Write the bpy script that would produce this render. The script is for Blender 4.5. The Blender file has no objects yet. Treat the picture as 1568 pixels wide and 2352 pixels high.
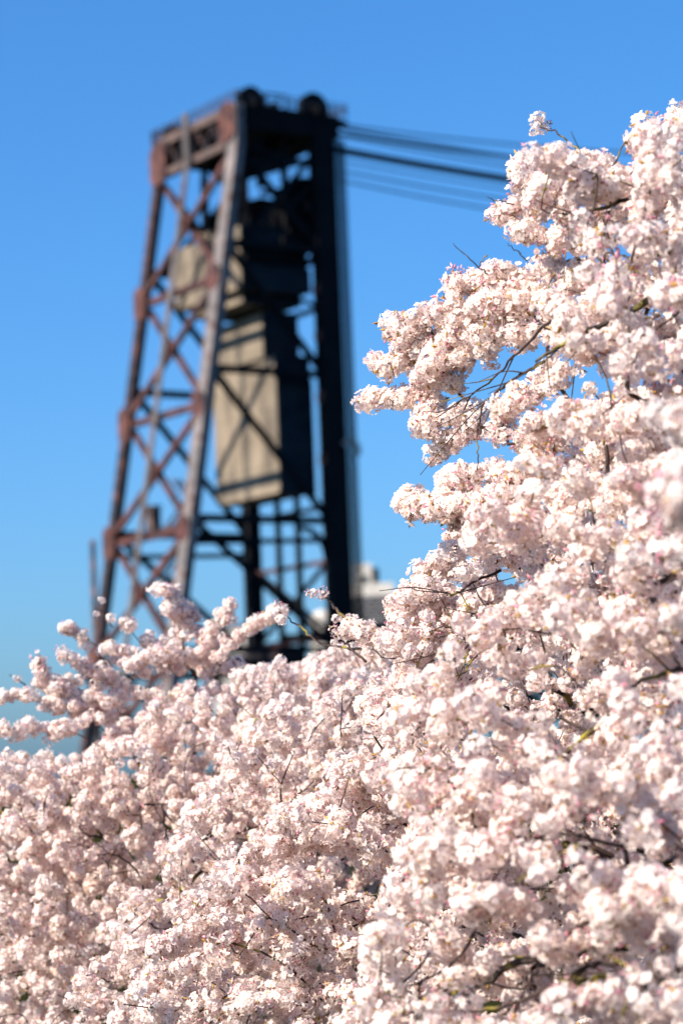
import bpy, math, random
import numpy as np
from mathutils import Vector, Matrix

# ------------------------------------------------------------------ camera
scn = bpy.context.scene
C = scn.collection
FPX = 85.0 / 24.0 * 1568.0            # focal length in units of a 1568 px wide frame
PITCH, ROLL, EYE = math.radians(6.0), math.radians(-2.3), 1.65
CM = (Matrix.Rotation(math.radians(90) + PITCH, 4, 'X') @ Matrix.Rotation(ROLL, 4, 'Z'))
cam_d = bpy.data.cameras.new('camera')
cam = bpy.data.objects.new('camera', cam_d)
C.objects.link(cam)
cam.matrix_world = Matrix.Translation((0, 0, EYE)) @ CM
cam_d.sensor_fit = 'HORIZONTAL'
cam_d.sensor_width = 24.0
cam_d.lens = 85.0
cam_d.clip_start = 0.1
cam_d.clip_end = 20000
cam_d.dof.use_dof = True
cam_d.dof.focus_distance = 8.75
cam_d.dof.aperture_fstop = 2.25
cam_d.dof.aperture_blades = 9
scn.camera = cam

# ------------------------------------------------------------------ sky, sun, exposure
SUN_EL = math.radians(36)
SUN_AZ = math.radians(-121)            # clockwise from +Y (view direction): from the left, a little behind the camera
world = bpy.data.worlds.new('World')
scn.world = world
world.use_nodes = True
wn, wl = world.node_tree.nodes, world.node_tree.links
wn.clear()
w_out = wn.new('ShaderNodeOutputWorld')
w_bg = wn.new('ShaderNodeBackground')
w_hs = wn.new('ShaderNodeHueSaturation')
w_sky = wn.new('ShaderNodeTexSky')
w_sky.sky_type = 'NISHITA'
w_sky.sun_disc = False
w_sky.sun_elevation = SUN_EL
w_sky.sun_rotation = SUN_AZ
w_sky.altitude = 0
w_sky.air_density = 1.0
w_sky.dust_density = 1.5
w_sky.ozone_density = 8.0
w_hs.inputs['Saturation'].default_value = 1.16
w_mul = wn.new('ShaderNodeVectorMath')                # white balance and tone of the photograph's sky
w_mul.operation = 'MULTIPLY'
w_mul.inputs[1].default_value = (0.775, 1.25, 1.66)
w_gam = wn.new('ShaderNodeGamma')
w_gam.inputs['Gamma'].default_value = 0.785
w_bg.inputs['Strength'].default_value = 0.096
wl.new(w_sky.outputs[0], w_hs.inputs['Color'])
wl.new(w_hs.outputs[0], w_mul.inputs[0])
wl.new(w_mul.outputs[0], w_gam.inputs['Color'])
wl.new(w_gam.outputs[0], w_bg.inputs['Color'])
wl.new(w_bg.outputs[0], w_out.inputs['Surface'])
sun_d = bpy.data.lights.new('sun', 'SUN')
sun_d.energy = 5.0
sun_d.angle = math.radians(0.53)
sun_d.color = (1.0, 0.91, 0.79)
sun = bpy.data.objects.new('sun', sun_d)
C.objects.link(sun)
SDIR = Vector((math.sin(SUN_AZ) * math.cos(SUN_EL), math.cos(SUN_AZ) * math.cos(SUN_EL), math.sin(SUN_EL)))
sun.rotation_euler = SDIR.to_track_quat('Z', 'Y').to_euler()
vs = scn.view_settings
vs.view_transform = 'Standard'
vs.look = 'None'
vs.exposure = 0.95
vs.gamma = 1.0
vs.use_curve_mapping = False
cy = scn.cycles
cy.use_denoising = True
cy.max_bounces = 9
cy.diffuse_bounces = 8
cy.glossy_bounces = 2
cy.transmission_bounces = 5
cy.transparent_max_bounces = 4
cy.caustics_reflective = False
cy.caustics_refractive = False
cy.sample_clamp_indirect = 6.0

# ------------------------------------------------------------------ helpers
CR = np.array(CM.to_3x3())
RIGHT, UP, FWD = CR[:, 0], CR[:, 1], -CR[:, 2]
EYEP = np.array((0, 0, EYE))


def at(px, py, Y):
    d = RIGHT * ((px - 784) / FPX) + UP * ((1176 - py) / FPX) + FWD
    return EYEP + d * (Y / d[1])


def proj(P):
    q = np.asarray(P) - EYEP
    z = q @ FWD
    return 784 + FPX * (q @ RIGHT) / z, 1176 - FPX * (q @ UP) / z, z


def tag(o, label=None, cat=None, group=None, kind=None):
    for k, v in (('label', label), ('category', cat), ('group', group), ('kind', kind)):
        if v:
            o[k] = v
    return o


def empty(name, loc):
    o = bpy.data.objects.new(name, None)
    o.location = loc
    o.empty_display_size = 0.1
    C.objects.link(o)
    return o


class MB:
    def __init__(s, origin=(0, 0, 0)):
        s.v, s.f, s.o = [], [], np.array(origin, float)

    def add(s, verts, faces):
        n = len(s.v)
        s.v.extend([tuple(np.asarray(p, float) - s.o) for p in verts])
        s.f.extend([tuple(i + n for i in f) for f in faces])

    def box8(s, c):
        s.add(c, [(0, 3, 2, 1), (4, 5, 6, 7), (0, 1, 5, 4), (1, 2, 6, 5), (2, 3, 7, 6), (3, 0, 4, 7)])

    def beam(s, p, q, w, h, ref):
        """rectangular bar from p to q: w across, h along ref"""
        p, q, ref = np.array(p, float), np.array(q, float), np.array(ref, float)
        d = (q - p) / np.linalg.norm(q - p)
        x = np.cross(d, ref)
        x /= np.linalg.norm(x)
        y = np.cross(x, d)
        x, y = x * w / 2, y * h / 2
        s.box8([p - x - y, p + x - y, p + x + y, p - x + y, q - x - y, q + x - y, q + x + y, q - x + y])

    def ibeam(s, p, q, w, h, ref, t=0.12):
        p, q, ref = np.array(p, float), np.array(q, float), np.array(ref, float)
        d = (q - p) / np.linalg.norm(q - p)
        x = np.cross(d, ref)
        x /= np.linalg.norm(x)
        y = np.cross(x, d)
        s.beam(p + y * (h - t) / 2, q + y * (h - t) / 2, w, t, ref)
        s.beam(p - y * (h - t) / 2, q - y * (h - t) / 2, w, t, ref)
        s.beam(p, q, t, h - 2 * t - 0.004, ref)

    def cyl(s, p, q, r, n=12, r2=None):
        p, q = np.array(p, float), np.array(q, float)
        r2 = r if r2 is None else r2
        d = (q - p) / np.linalg.norm(q - p)
        a = np.array((0, 0, 1.0)) if abs(d[2]) < 0.9 else np.array((1.0, 0, 0))
        x = np.cross(d, a)
        x /= np.linalg.norm(x)
        y = np.cross(d, x)
        ring = [x * math.cos(2 * math.pi * i / n) + y * math.sin(2 * math.pi * i / n) for i in range(n)]
        v = [p + c * r for c in ring] + [q + c * r2 for c in ring]
        f = [(i, (i + 1) % n, n + (i + 1) % n, n + i) for i in range(n)]
        f += [tuple(range(n - 1, -1, -1)), tuple(range(n, 2 * n))]
        s.add(v, f)

    def tube(s, pts, rad, n=5):
        pts = np.asarray(pts, float)
        m = len(pts)
        tan = np.gradient(pts, axis=0)
        tan /= np.linalg.norm(tan, axis=1)[:, None] + 1e-12
        ref = np.array((0.31, 0.22, 0.92))
        v, f = [], []
        x = np.cross(tan[0], ref)
        x /= np.linalg.norm(x)
        for i in range(m):
            x = x - tan[i] * (x @ tan[i])
            x /= np.linalg.norm(x) + 1e-12
            y = np.cross(tan[i], x)
            for k in range(n):
                a = 2 * math.pi * k / n
                v.append(pts[i] + (x * math.cos(a) + y * math.sin(a)) * rad[i])
        for i in range(m - 1):
            for k in range(n):
                f.append((i * n + k, i * n + (k + 1) % n, (i + 1) * n + (k + 1) % n, (i + 1) * n + k))
        f.append(tuple((m - 1) * n + k for k in range(n)))
        s.add(v, f)

    def build(s, name, mat, parent=None, smooth=False):
        me = bpy.data.meshes.new(name)
        me.from_pydata(s.v, [], s.f)
        me.materials.append(mat)
        if smooth:
            me.polygons.foreach_set('use_smooth', [True] * len(me.polygons))
        o = bpy.data.objects.new(name, me)
        C.objects.link(o)
        o.parent = parent
        return o


# ------------------------------------------------------------------ materials
def mat_new(name):
    m = bpy.data.materials.new(name)
    m.use_nodes = True
    n, l = m.node_tree.nodes, m.node_tree.links
    b = n['Principled BSDF']
    return m, n, l, b


def noise_mat(name, c1, c2, scale, rough=0.8, detail=6.0, lo=0.4, hi=0.65, bump=0.0, c3=None, s3=None, lo3=0.55, hi3=0.62, spec=0.3, streak=1.0):
    m, n, l, b = mat_new(name)
    tc = n.new('ShaderNodeTexCoord')
    tx = n.new('ShaderNodeTexNoise')
    tx.inputs['Scale'].default_value = scale
    tx.inputs['Detail'].default_value = detail
    l.new(tc.outputs['Object'], tx.inputs['Vector'])
    r = n.new('ShaderNodeValToRGB')
    r.color_ramp.elements[0].position, r.color_ramp.elements[1].position = lo, hi
    r.color_ramp.elements[0].color, r.color_ramp.elements[1].color = (*c1, 1), (*c2, 1)
    l.new(tx.outputs['Fac'], r.inputs['Fac'])
    col = r.outputs['Color']
    if c3:
        t3 = n.new('ShaderNodeTexNoise')
        t3.inputs['Scale'].default_value = s3
        t3.inputs['Detail'].default_value = 8
        mp = n.new('ShaderNodeMapping')
        mp.inputs['Scale'].default_value = (1, 1, streak)
        l.new(tc.outputs['Object'], mp.inputs['Vector'])
        l.new(mp.outputs[0], t3.inputs['Vector'])
        r3 = n.new('ShaderNodeValToRGB')
        r3.color_ramp.elements[0].position, r3.color_ramp.elements[1].position = lo3, hi3
        l.new(t3.outputs['Fac'], r3.inputs['Fac'])
        mx = n.new('ShaderNodeMix')
        mx.data_type = 'RGBA'
        l.new(r3.outputs['Color'], mx.inputs[0])
        l.new(col, mx.inputs[6])
        mx.inputs[7].default_value = (*c3, 1)
        col = mx.outputs[2]
    l.new(col, b.inputs['Base Color'])
    b.inputs['Roughness'].default_value = rough
    b.inputs['Specular IOR Level'].default_value = spec
    if bump:
        bp = n.new('ShaderNodeBump')
        bp.inputs['Strength'].default_value = bump
        l.new(tx.outputs['Fac'], bp.inputs['Height'])
        l.new(bp.outputs['Normal'], b.inputs['Normal'])
    return m


M = {}
M['steel'] = noise_mat('black_steel', (0.020, 0.018, 0.020), (0.055, 0.030, 0.028), 0.5, 0.55, c3=(0.13, 0.055, 0.038), s3=0.9)
M['rust'] = noise_mat('rusty_steel', (0.062, 0.023, 0.018), (0.145, 0.056, 0.040), 0.6, 0.7, c3=(0.035, 0.02, 0.02), s3=1.3)
M['brace'] = noise_mat('red_brown_steel', (0.048, 0.020, 0.018), (0.118, 0.044, 0.036), 0.5, 0.65, c3=(0.03, 0.02, 0.02), s3=1.1)
M['grey_steel'] = noise_mat('weathered_grey_steel', (0.13, 0.115, 0.11), (0.21, 0.175, 0.165), 0.35, 0.65, c3=(0.10, 0.055, 0.045), s3=0.7, spec=0.25)
M['chord'] = noise_mat('brown_grey_steel', (0.085, 0.058, 0.05), (0.14, 0.09, 0.075), 0.5, 0.7, c3=(0.03, 0.02, 0.02), s3=0.8)
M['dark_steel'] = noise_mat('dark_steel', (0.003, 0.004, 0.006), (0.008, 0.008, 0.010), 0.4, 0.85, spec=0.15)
M['concrete'] = noise_mat('stained_concrete', (0.26, 0.208, 0.152), (0.185, 0.148, 0.107), 0.3, 0.95, c3=(0.075, 0.063, 0.052), s3=0.55, lo3=0.42, hi3=0.72, streak=0.22)
M['pale'] = noise_mat('pale_painted_metal', (0.36, 0.31, 0.27), (0.26, 0.22, 0.19), 0.6, 0.7)
M['plate'] = noise_mat('blue_black_shade', (0.010, 0.016, 0.024), (0.022, 0.028, 0.034), 0.4, 0.9, spec=0.1)  # shaded counterweight side, its shade put into the colour
M['rope'] = noise_mat('steel_rope', (0.004, 0.006, 0.010), (0.010, 0.011, 0.014), 3.0, 0.8, spec=0.1)
M['white_wall'] = noise_mat('weathered_white_wall', (0.66, 0.60, 0.52), (0.50, 0.45, 0.39), 0.25, 0.9)
M['glass'] = noise_mat('dark_window', (0.02, 0.03, 0.04), (0.03, 0.04, 0.05), 0.5, 0.15)
M['bark'] = noise_mat('cherry_bark', (0.022, 0.015, 0.013), (0.070, 0.050, 0.040), 30, 0.9, bump=0.4, c3=(0.26, 0.21, 0.03), s3=7.0, lo3=0.54, hi3=0.63)
M['twig'] = noise_mat('cherry_twig_bark', (0.028, 0.017, 0.015), (0.075, 0.045, 0.036), 40, 0.8, c3=(0.24, 0.19, 0.03), s3=6.0, lo3=0.56, hi3=0.64)
M['grass'] = noise_mat('park_grass', (0.016, 0.018, 0.006), (0.036, 0.034, 0.012), 6.0, 1.0, bump=0.5, spec=0.0)
M['water'] = noise_mat('river_water', (0.02, 0.035, 0.045), (0.03, 0.05, 0.055), 0.05, 0.12, bump=0.2)


def petal_material():
    m = bpy.data.materials.new('cherry_petal')
    m.use_nodes = True
    n, l = m.node_tree.nodes, m.node_tree.links
    n.clear()
    out = n.new('ShaderNodeOutputMaterial')
    at_ = n.new('ShaderNodeAttribute')
    at_.attribute_name = 'tint'
    oi = n.new('ShaderNodeObjectInfo')
    ma = n.new('ShaderNodeMath')
    ma.operation = 'MULTIPLY_ADD'
    ma.inputs[1].default_value = 0.17
    l.new(oi.outputs['Random'], ma.inputs[0])
    l.new(at_.outputs['Fac'], ma.inputs[2])
    mx = n.new('ShaderNodeMix')
    mx.data_type = 'RGBA'
    mx.inputs[6].default_value = (0.96, 0.918, 0.862, 1)
    mx.inputs[7].default_value = (0.92, 0.67, 0.67, 1)
    mx.clamp_factor = True
    l.new(ma.outputs[0], mx.inputs[0])
    d = n.new('ShaderNodeBsdfDiffuse')
    t = n.new('ShaderNodeBsdfTranslucent')
    tm = n.new('ShaderNodeMix')
    tm.data_type = 'RGBA'
    tm.blend_type = 'MULTIPLY'
    tm.inputs[0].default_value = 1.0
    tm.inputs[7].default_value = (1.0, 0.935, 0.90, 1)
    l.new(mx.outputs[2], tm.inputs[6])
    l.new(mx.outputs[2], d.inputs['Color'])
    l.new(tm.outputs[2], t.inputs['Color'])
    ms = n.new('ShaderNodeMixShader')
    ms.inputs[0].default_value = 0.46
    l.new(d.outputs[0], ms.inputs[1])
    l.new(t.outputs[0], ms.inputs[2])
    l.new(ms.outputs[0], out.inputs['Surface'])
    return m


M['petal'] = petal_material()
M['eye'] = noise_mat('flower_eye', (0.42, 0.17, 0.06), (0.60, 0.36, 0.10), 90, 0.8)
M['bud'] = noise_mat('pink_bud', (0.62, 0.20, 0.28), (0.78, 0.42, 0.46), 60, 0.7)
M['leaflet'] = noise_mat('bronze_young_leaf', (0.30, 0.15, 0.035), (0.42, 0.27, 0.05), 50, 0.6)
M['stalk'] = noise_mat('red_stalk', (0.16, 0.07, 0.035), (0.25, 0.14, 0.05), 60, 0.7)

# ------------------------------------------------------------------ ground and river
def ground_z(x, y):
    d = math.hypot(x, y)
    if d < 4:
        return 0.0
    if d < 7.5:
        t = (d - 4) / 3.5
        return -1.3 * t * t * (3 - 2 * t)
    if d < 160:
        return -1.3 - 0.003 * (d - 7.5)
    if d < 195:
        t = (d - 160) / 35
        return -1.75 - 9.25 * t * t * (3 - 2 * t)
    if d < 420:
        return -11.0
    if d < 470:
        t = (d - 420) / 50
        return -11 + 8 * t * t * (3 - 2 * t)
    return -3.0


gm = MB()
rings = [0.5, 2, 3.5, 4.5, 5.5, 6.5, 7.5, 9, 11, 14, 18, 24, 40, 80, 160, 166, 172, 178, 184, 190, 195, 250, 420, 435, 450, 470, 800, 2000, 6000, 15000]
NS = 72
gv = [(0, 0, 0)]
for r in rings:
    for k in range(NS):
        a = 2 * math.pi * k / NS
        gv.append((r * math.cos(a), r * math.sin(a), ground_z(r, 0)))
gf = [(0, 1 + k, 1 + (k + 1) % NS) for k in range(NS)]
for i in range(len(rings) - 1):
    for k in range(NS):
        a, b = 1 + i * NS, 1 + (i + 1) * NS
        gf.append((a + k, b + k, b + (k + 1) % NS, a + (k + 1) % NS))
gm.add(gv, gf)
tag(gm.build('ground', M['grass'], smooth=True), kind='structure')
wm = MB()
WZ = -8.0
wv, wf = [], []
for r in (170, 450):
    for k in range(NS):
        a = 2 * math.pi * k / NS
        wv.append((r * math.cos(a), r * math.sin(a), WZ))
for k in range(NS):
    wf.append((k, NS + k, NS + (k + 1) % NS, (k + 1) % NS))
wm.add(wv, wf)
tag(wm.build('river_water', M['water']), kind='structure')

# ------------------------------------------------------------------ lift bridge tower
TH = math.radians(33)
UR = np.array((math.cos(TH), math.sin(TH), 0))       # along the bridge, away to the right
UL = np.array((-math.sin(TH), math.cos(TH), 0))      # across the bridge, away to the left
UZ = np.array((0, 0, 1.0))
N0 = at(543, 345, 240.0)
N0[2] = 0.0
W, A, KI = 16.3, 9.85, 0.177                          # width, depth at the top, slope of the rear legs


def zy(y):                                            # height of a photograph row on the near rear leg
    return at(543 - 0.109 * (y - 345), y, 240.0)[2]


Z0, Z1, Z2, Z3, Z4 = zy(335), zy(640), zy(935), zy(1222), zy(1505)
ZT = zy(234)
ZB = -11.0


def P(a, b, z):
    return N0 + UR * a + UL * b + UZ * z


def ar(z):                                            # rear leg line
    return -KI * (Z0 - z) if z < Z0 else 0.0


TB = P(-5, W / 2, WZ)
tower = empty('bridge_tower', TB)
tag(tower, 'tall rusty black steel lift bridge tower with cross braced sloping legs', 'bridge tower')


def part(name, mb, mat, parent=tower, smooth=False):
    return mb.build(name, mat, parent, smooth)


def nb():
    return MB(TB)


RN = UR * 1.0                                          # normal of the rear face (approximately)
# legs: flanged plates with lacing between them
def leg(b, rear, wb, wa, mat, off=0.0):
    m = nb()
    zs = [ZB, ZT - 0.2] if not rear else [ZB, Z0, ZT - 0.2]
    for z0, z1 in zip(zs[:-1], zs[1:]):
        a0, a1 = (ar(z0), ar(z1)) if rear else (A + off, A + off)
        for sgn in (-1, 1):
            m.beam(P(a0 + sgn * (wa / 2 - 0.08), b, z0), P(a1 + sgn * (wa / 2 - 0.08), b, z1), wb, 0.16, UR)
        for sgn in (-1, 1):
            o = sgn * (wb / 2 - 0.14)
            m.beam(P(a0, b + o, z0), P(a1, b + o, z1), 0.16, wa - 0.34, UR)
        # cover straps and rivet plates on the rear face
        n = int((z1 - z0) / 1.6)
        for i in range(n):
            t = (i + 0.5) / n
            z = z0 + (z1 - z0) * t
            a = a0 + (a1 - a0) * t - wa / 2 - 0.03
            m.beam(P(a, b - wb / 2 + 0.05, z), P(a, b + wb / 2 - 0.05, z), 0.28, 0.05, UR)
    return part('leg', m, mat)


leg(0, True, 1.9, 1.0, M['grey_steel'])
leg(W, True, 1.25, 0.9, M['steel'])
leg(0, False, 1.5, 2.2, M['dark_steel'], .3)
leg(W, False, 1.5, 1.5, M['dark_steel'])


def gusset(a, b, z, wb, hz, da, mat, th=0.14):
    m = nb()
    c = P(a, b, z)
    c0 = c - UR * da
    pts = []
    for s in (-th / 2, th / 2):
        for (db, dz) in ((-wb * .5, -hz * .32), (-wb * .28, -hz * .5), (wb * .28, -hz * .5), (wb * .5, -hz * .32),
                         (wb * .5, hz * .32), (wb * .28, hz * .5), (-wb * .28, hz * .5), (-wb * .5, hz * .32)):
            pts.append(c0 + UR * s + UL * db + UZ * dz)
    f = [tuple(range(7, -1, -1)), tuple(range(8, 16))] + [(i, (i + 1) % 8, 8 + (i + 1) % 8, 8 + i) for i in range(8)]
    m.add(pts, f)
    for db in (-.3, -.1, .1, .3):
        for dz in (-.25, 0, .25):
            m.beam(c0 + UL * wb * db + UZ * hz * dz - UR * (th / 2), c0 + UL * wb * db + UZ * hz * dz - UR * (th / 2 + .04), .12, .12, UZ)
    return part('gusset_plate', m, mat)


gusset(0, 0.7, zy(276), 3.0, 4.0, .66, M['rust'])
gusset(0, W - 0.9, zy(300), 3.4, 4.4, .66, M['rust'])
for z in (Z1, Z2, Z3, Z4):
    gusset(ar(z), 0.3, z, 2.2, 2.6, .66, M['brace'])
    gusset(ar(z), W - .3, z, 2.4, 3.6, .66, M['rust'])
for z in (zy(545), zy(650), zy(760), zy(905), zy(1050)):
    gusset(A - .2, 0.0, z, 1.3, 1.3, .72, M['rust'])


def brace(p, q, w, h, mat, name='brace'):
    m = nb()
    m.ibeam(p, q, w, h, UR)
    return part(name, m, mat)


# rear face: chords, struts and cross bracing
brace(P(0, 1.0, ZT - .6), P(0, W - 1.0, ZT - .6), .9, .9, M['chord'], 'top_chord')
brace(P(0, 1.0, Z0 + .5), P(0, W - 1.0, Z0 + .5), .8, .8, M['chord'], 'top_chord')
for i in range(9):                                     # lattice of the portal
    t0, t1 = 1.6 + i * 1.5, 1.6 + (i + 1) * 1.5
    brace(P(0, t0, Z0 + .9 if i % 2 else ZT - 1.05), P(0, t1, ZT - 1.05 if i % 2 else Z0 + .9), .3, .3, M['steel'], 'lattice_bar')
zs = (Z0, Z1, Z2, Z3, Z4, zy(1790))
for i in range(5):
    za, zb = zs[i], zs[i + 1]
    brace(P(ar(za) - .25, .6, za - .6), P(ar(zb) - .25, W - .6, zb + .6), .62, .5, M['brace'])
    brace(P(ar(za) + .30, W - .6, za - .6), P(ar(zb) + .30, .6, zb + .6), .62, .5, M['brace'])
    zc_, ac_ = (za + zb) / 2, (ar(za) + ar(zb)) / 2
    gusset(ac_, W / 2, zc_, 1.5, 2.0, .58, M['brace'], .1)
    if i:
        brace(P(ar(za), .8, za), P(ar(za), W - .8, za), .7, .6, M['brace'], 'strut')
# side faces
SZ = (zy(335), zy(560), zy(852), zy(1197), zy(1500), zy(1790))
for b in (0.0, W):
    for i in range(1, 5):
        h = 1.0 if i in (1, 3) else .75
        m = nb()
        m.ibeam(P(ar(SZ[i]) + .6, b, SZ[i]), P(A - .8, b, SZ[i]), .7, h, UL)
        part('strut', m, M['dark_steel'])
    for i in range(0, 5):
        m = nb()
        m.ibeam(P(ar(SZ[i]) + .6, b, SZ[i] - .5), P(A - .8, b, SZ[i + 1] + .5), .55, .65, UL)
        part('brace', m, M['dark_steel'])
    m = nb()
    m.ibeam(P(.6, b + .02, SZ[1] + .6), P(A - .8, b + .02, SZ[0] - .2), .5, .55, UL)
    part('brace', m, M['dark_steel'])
    m = nb()                                           # rear stub strut (sub panel)
    m.ibeam(P(ar(SZ[3] - 2.4) + .6, b, SZ[3] - 2.4), P(A - .8, b, SZ[3] - 2.0), .5, .55, UL)
    part('strut', m, M['dark_steel'])
# front face
for z in (zy(690), zy(1160), zy(1290), zy(1470)):
    brace(P(A, .8, z), P(A, W - .8, z), .45, .55, M['brace'], 'strut')
for za, zb in ((SZ[1], zy(690)), (zy(1290), zy(1470)), (zy(1480), zy(1700))):
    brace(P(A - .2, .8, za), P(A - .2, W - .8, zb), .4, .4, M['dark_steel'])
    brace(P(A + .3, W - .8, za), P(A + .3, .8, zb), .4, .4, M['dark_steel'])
# guide posts inside the tower
for b, a in ((W * .38, A - .4), (W * .62, A - .4), (W * .55, A - 4.6)):
    m = nb()
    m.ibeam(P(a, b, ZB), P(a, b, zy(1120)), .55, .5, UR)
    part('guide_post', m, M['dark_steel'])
# curved knee brackets at the low portal strut
for k in range(6):
    a0, a1 = math.pi / 2 * k / 6, math.pi / 2 * (k + 1) / 6
    R_ = 3.0
    m = nb()
    z_ = zy(1215)
    m.beam(P(A - 1.0 - R_ * (1 - math.sin(a0)) if 0 else A - .9 - R_ + R_ * math.sin(a0), .05, z_ - R_ + R_ * math.cos(a0)),
           P(A - .9 - R_ + R_ * math.sin(a1), .05, z_ - R_ + R_ * math.cos(a1)), .5, .5, UL)
    part('knee_bracket', m, M['dark_steel'])

# top: side girders, cross girders, platform, railing
zg0, zg1 = zy(293), zy(243)
for b in (0.0, W):
    m = nb()
    m.beam(P(.9, b, (zg0 + zg1) / 2), P(A + 2.2, b, (zg0 + zg1) / 2), 1.3, zg1 - zg0, UZ)
    for k in range(9):
        a = 1.2 + k * 1.25
        m.beam(P(a, b - .7, zg0), P(a, b - .7, zg1), .14, .14, UR)
    m.add([P(A + 2.2, b - .6, zg1), P(A + 2.2, b + .6, zg1), P(A + 3.6, b + .4, zg1 - .1), P(A + 3.6, b - .4, zg1 - .1),
           P(A + 2.2, b - .6, zg1 - .9), P(A + 2.2, b + .6, zg1 - .9), P(A + 3.6, b + .4, zg1 - .5), P(A + 3.6, b - .4, zg1 - .5)],
          [(0, 1, 2, 3), (4, 7, 6, 5), (0, 4, 5, 1), (1, 5, 6, 2), (2, 6, 7, 3), (3, 7, 4, 0)])
    part('side_girder', m, M['dark_steel'])
for a in (A * .42, A, A + 2.0):
    m = nb()
    m.beam(P(a, .7, (zg0 + zg1) / 2), P(a, W - .7, (zg0 + zg1) / 2), 1.0, zg1 - zg0 - .3, UZ)
    part('cross_girder', m, M['dark_steel'])
m = nb()
m.beam(P(.5, W / 2, zg1 + .12), P(A + 2.0, W / 2, zg1 + .12), W + 1.5, .16, UZ)
part('platform', m, M['dark_steel'])
rail_z = zg1 + .2


def railing(pa, pb):
    pa, pb = np.array(pa), np.array(pb)
    m = nb()
    n = max(2, int(np.linalg.norm(pb - pa) / 1.6))
    for i in range(n + 1):
        p = pa + (pb - pa) * i / n
        m.beam(p, p + UZ * 1.3, .13, .13, UR)
    for h in (.45, .88, 1.3):
        m.beam(pa + UZ * h, pb + UZ * h, .10, .10, UZ)
    part('railing', m, M['steel'])


e = W + .6
railing(P(-.2, -.7, rail_z), P(A + 3.2, -.7, rail_z))
railing(P(-.2, e, rail_z), P(A + 3.2, e, rail_z))
railing(P(-.3, -.7, rail_z), P(-.3, e + .3, rail_z))
railing(P(A + 3.2, -.7, rail_z), P(A + 3.2, e, rail_z))
# aerial frame over the platform
m = nb()
for a, b in ((A * .62, 4.0), (A * .62 + 2.6, 4.0)):
    m.beam(P(a, b, rail_z), P(a, b, rail_z + 3.0), .14, .14, UR)
m.beam(P(A * .62, 4.0, rail_z + 3.0), P(A * .62 + 2.6, 4.0, rail_z + 3.0), .14, .14, UZ)
part('aerial_frame', m, M['steel'])


def sheave(a, b, z, r, wdt=.8):
    c = P(a, b, z)
    m = nb()
    n = 28
    prof = [(r * .82, -wdt / 2), (r, -wdt / 2), (r * .93, -wdt / 4), (r * .93, wdt / 4), (r, wdt / 2), (r * .82, wdt / 2)]
    v, f = [], []
    for i in range(n):
        t = 2 * math.pi * i / n
        for (pr, pw) in prof:
            v.append(c + UR * pr * math.cos(t) + UZ * pr * math.sin(t) + UL * pw)
    k = len(prof)
    for i in range(n):
        for j in range(k):
            f.append((i * k + j, i * k + (j + 1) % k, ((i + 1) % n) * k + (j + 1) % k, ((i + 1) % n) * k + j))
    m.add(v, f)
    for i in range(8):
        t = math.pi * 2 * i / 8
        m.beam(c, c + (UR * math.cos(t) + UZ * math.sin(t)) * r * .85, .22 * r, wdt * .5, UL)
    m.cyl(c - UL * wdt * .2, c + UL * wdt * .2, r * .84, 24)
    s = part('sheave', m, M['dark_steel'])
    m = nb()
    m.cyl(c - UL * (wdt * .75), c + UL * (wdt * .75), r * .2, 14)
    part('hub', m, M['steel'], s)
    return s


for b in (.1, W - .1):
    sheave(1.9, b, zg1 + .85, 1.45)
    sheave(A - .4, b, zg1 + .85, 1.7)
    m = nb()
    for a in (1.9, A - .4):
        m.beam(P(a, b - .75, zg1 + .1), P(a, b - .75, zg1 + .85), .8, .3, UR)
        m.beam(P(a, b + .75, zg1 + .1), P(a, b + .75, zg1 + .85), .8, .3, UR)
    part('bearing_block', m, M['dark_steel'])
for b in (1.6, W - 1.6):
    sheave(A - .9 if b < 5 else A - 1.6, b, zy(450), 3.1, 1.2)
    m = nb()
    m.beam(P(A - 3.4, b, zy(505)), P(A - .3, b, zy(505)), 1.6, 1.0, UZ)
    m.beam(P(A - 4.2, b, zy(540)), P(A - .3, b, zy(540)), 2.0, 1.2, UZ)
    part('sheave_frame', m, M['dark_steel'])
sheave(A - 2.2, W * .5, zy(455), 2.5, 1.0)
for (a0, b0, y0, a1, b1, y1, w_) in ((1.0, W * .5, 330, A - .6, W * .5, 470, .8), (1.0, W * .3, 440, A - .6, W * .3, 420, .9), (3.0, .6, 300, 3.0, .6, 420, .6), (6.2, 1.0, 300, 6.2, 1.0, 500, .7),
                                     (1.0, 4.0, 500, A - .6, 4.0, 515, 1.0), (5.0, W - 1.0, 300, 5.0, W - 1.0, 500, .7), (4.0, 2.0, 425, A - .8, 2.0, 400, .6)):
    m = nb()
    m.beam(P(a0, b0, zy(y0)), P(a1, b1, zy(y1)), .5, w_, UL)
    part('frame_beam', m, M['dark_steel'])
m = nb()
m.beam(P(A - 5.0, W - 3.0, zy(470)), P(A - 5.0, W - .8, zy(470)), 1.2, 1.1, UZ)
part('bearing_block', m, M['concrete'])
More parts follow.
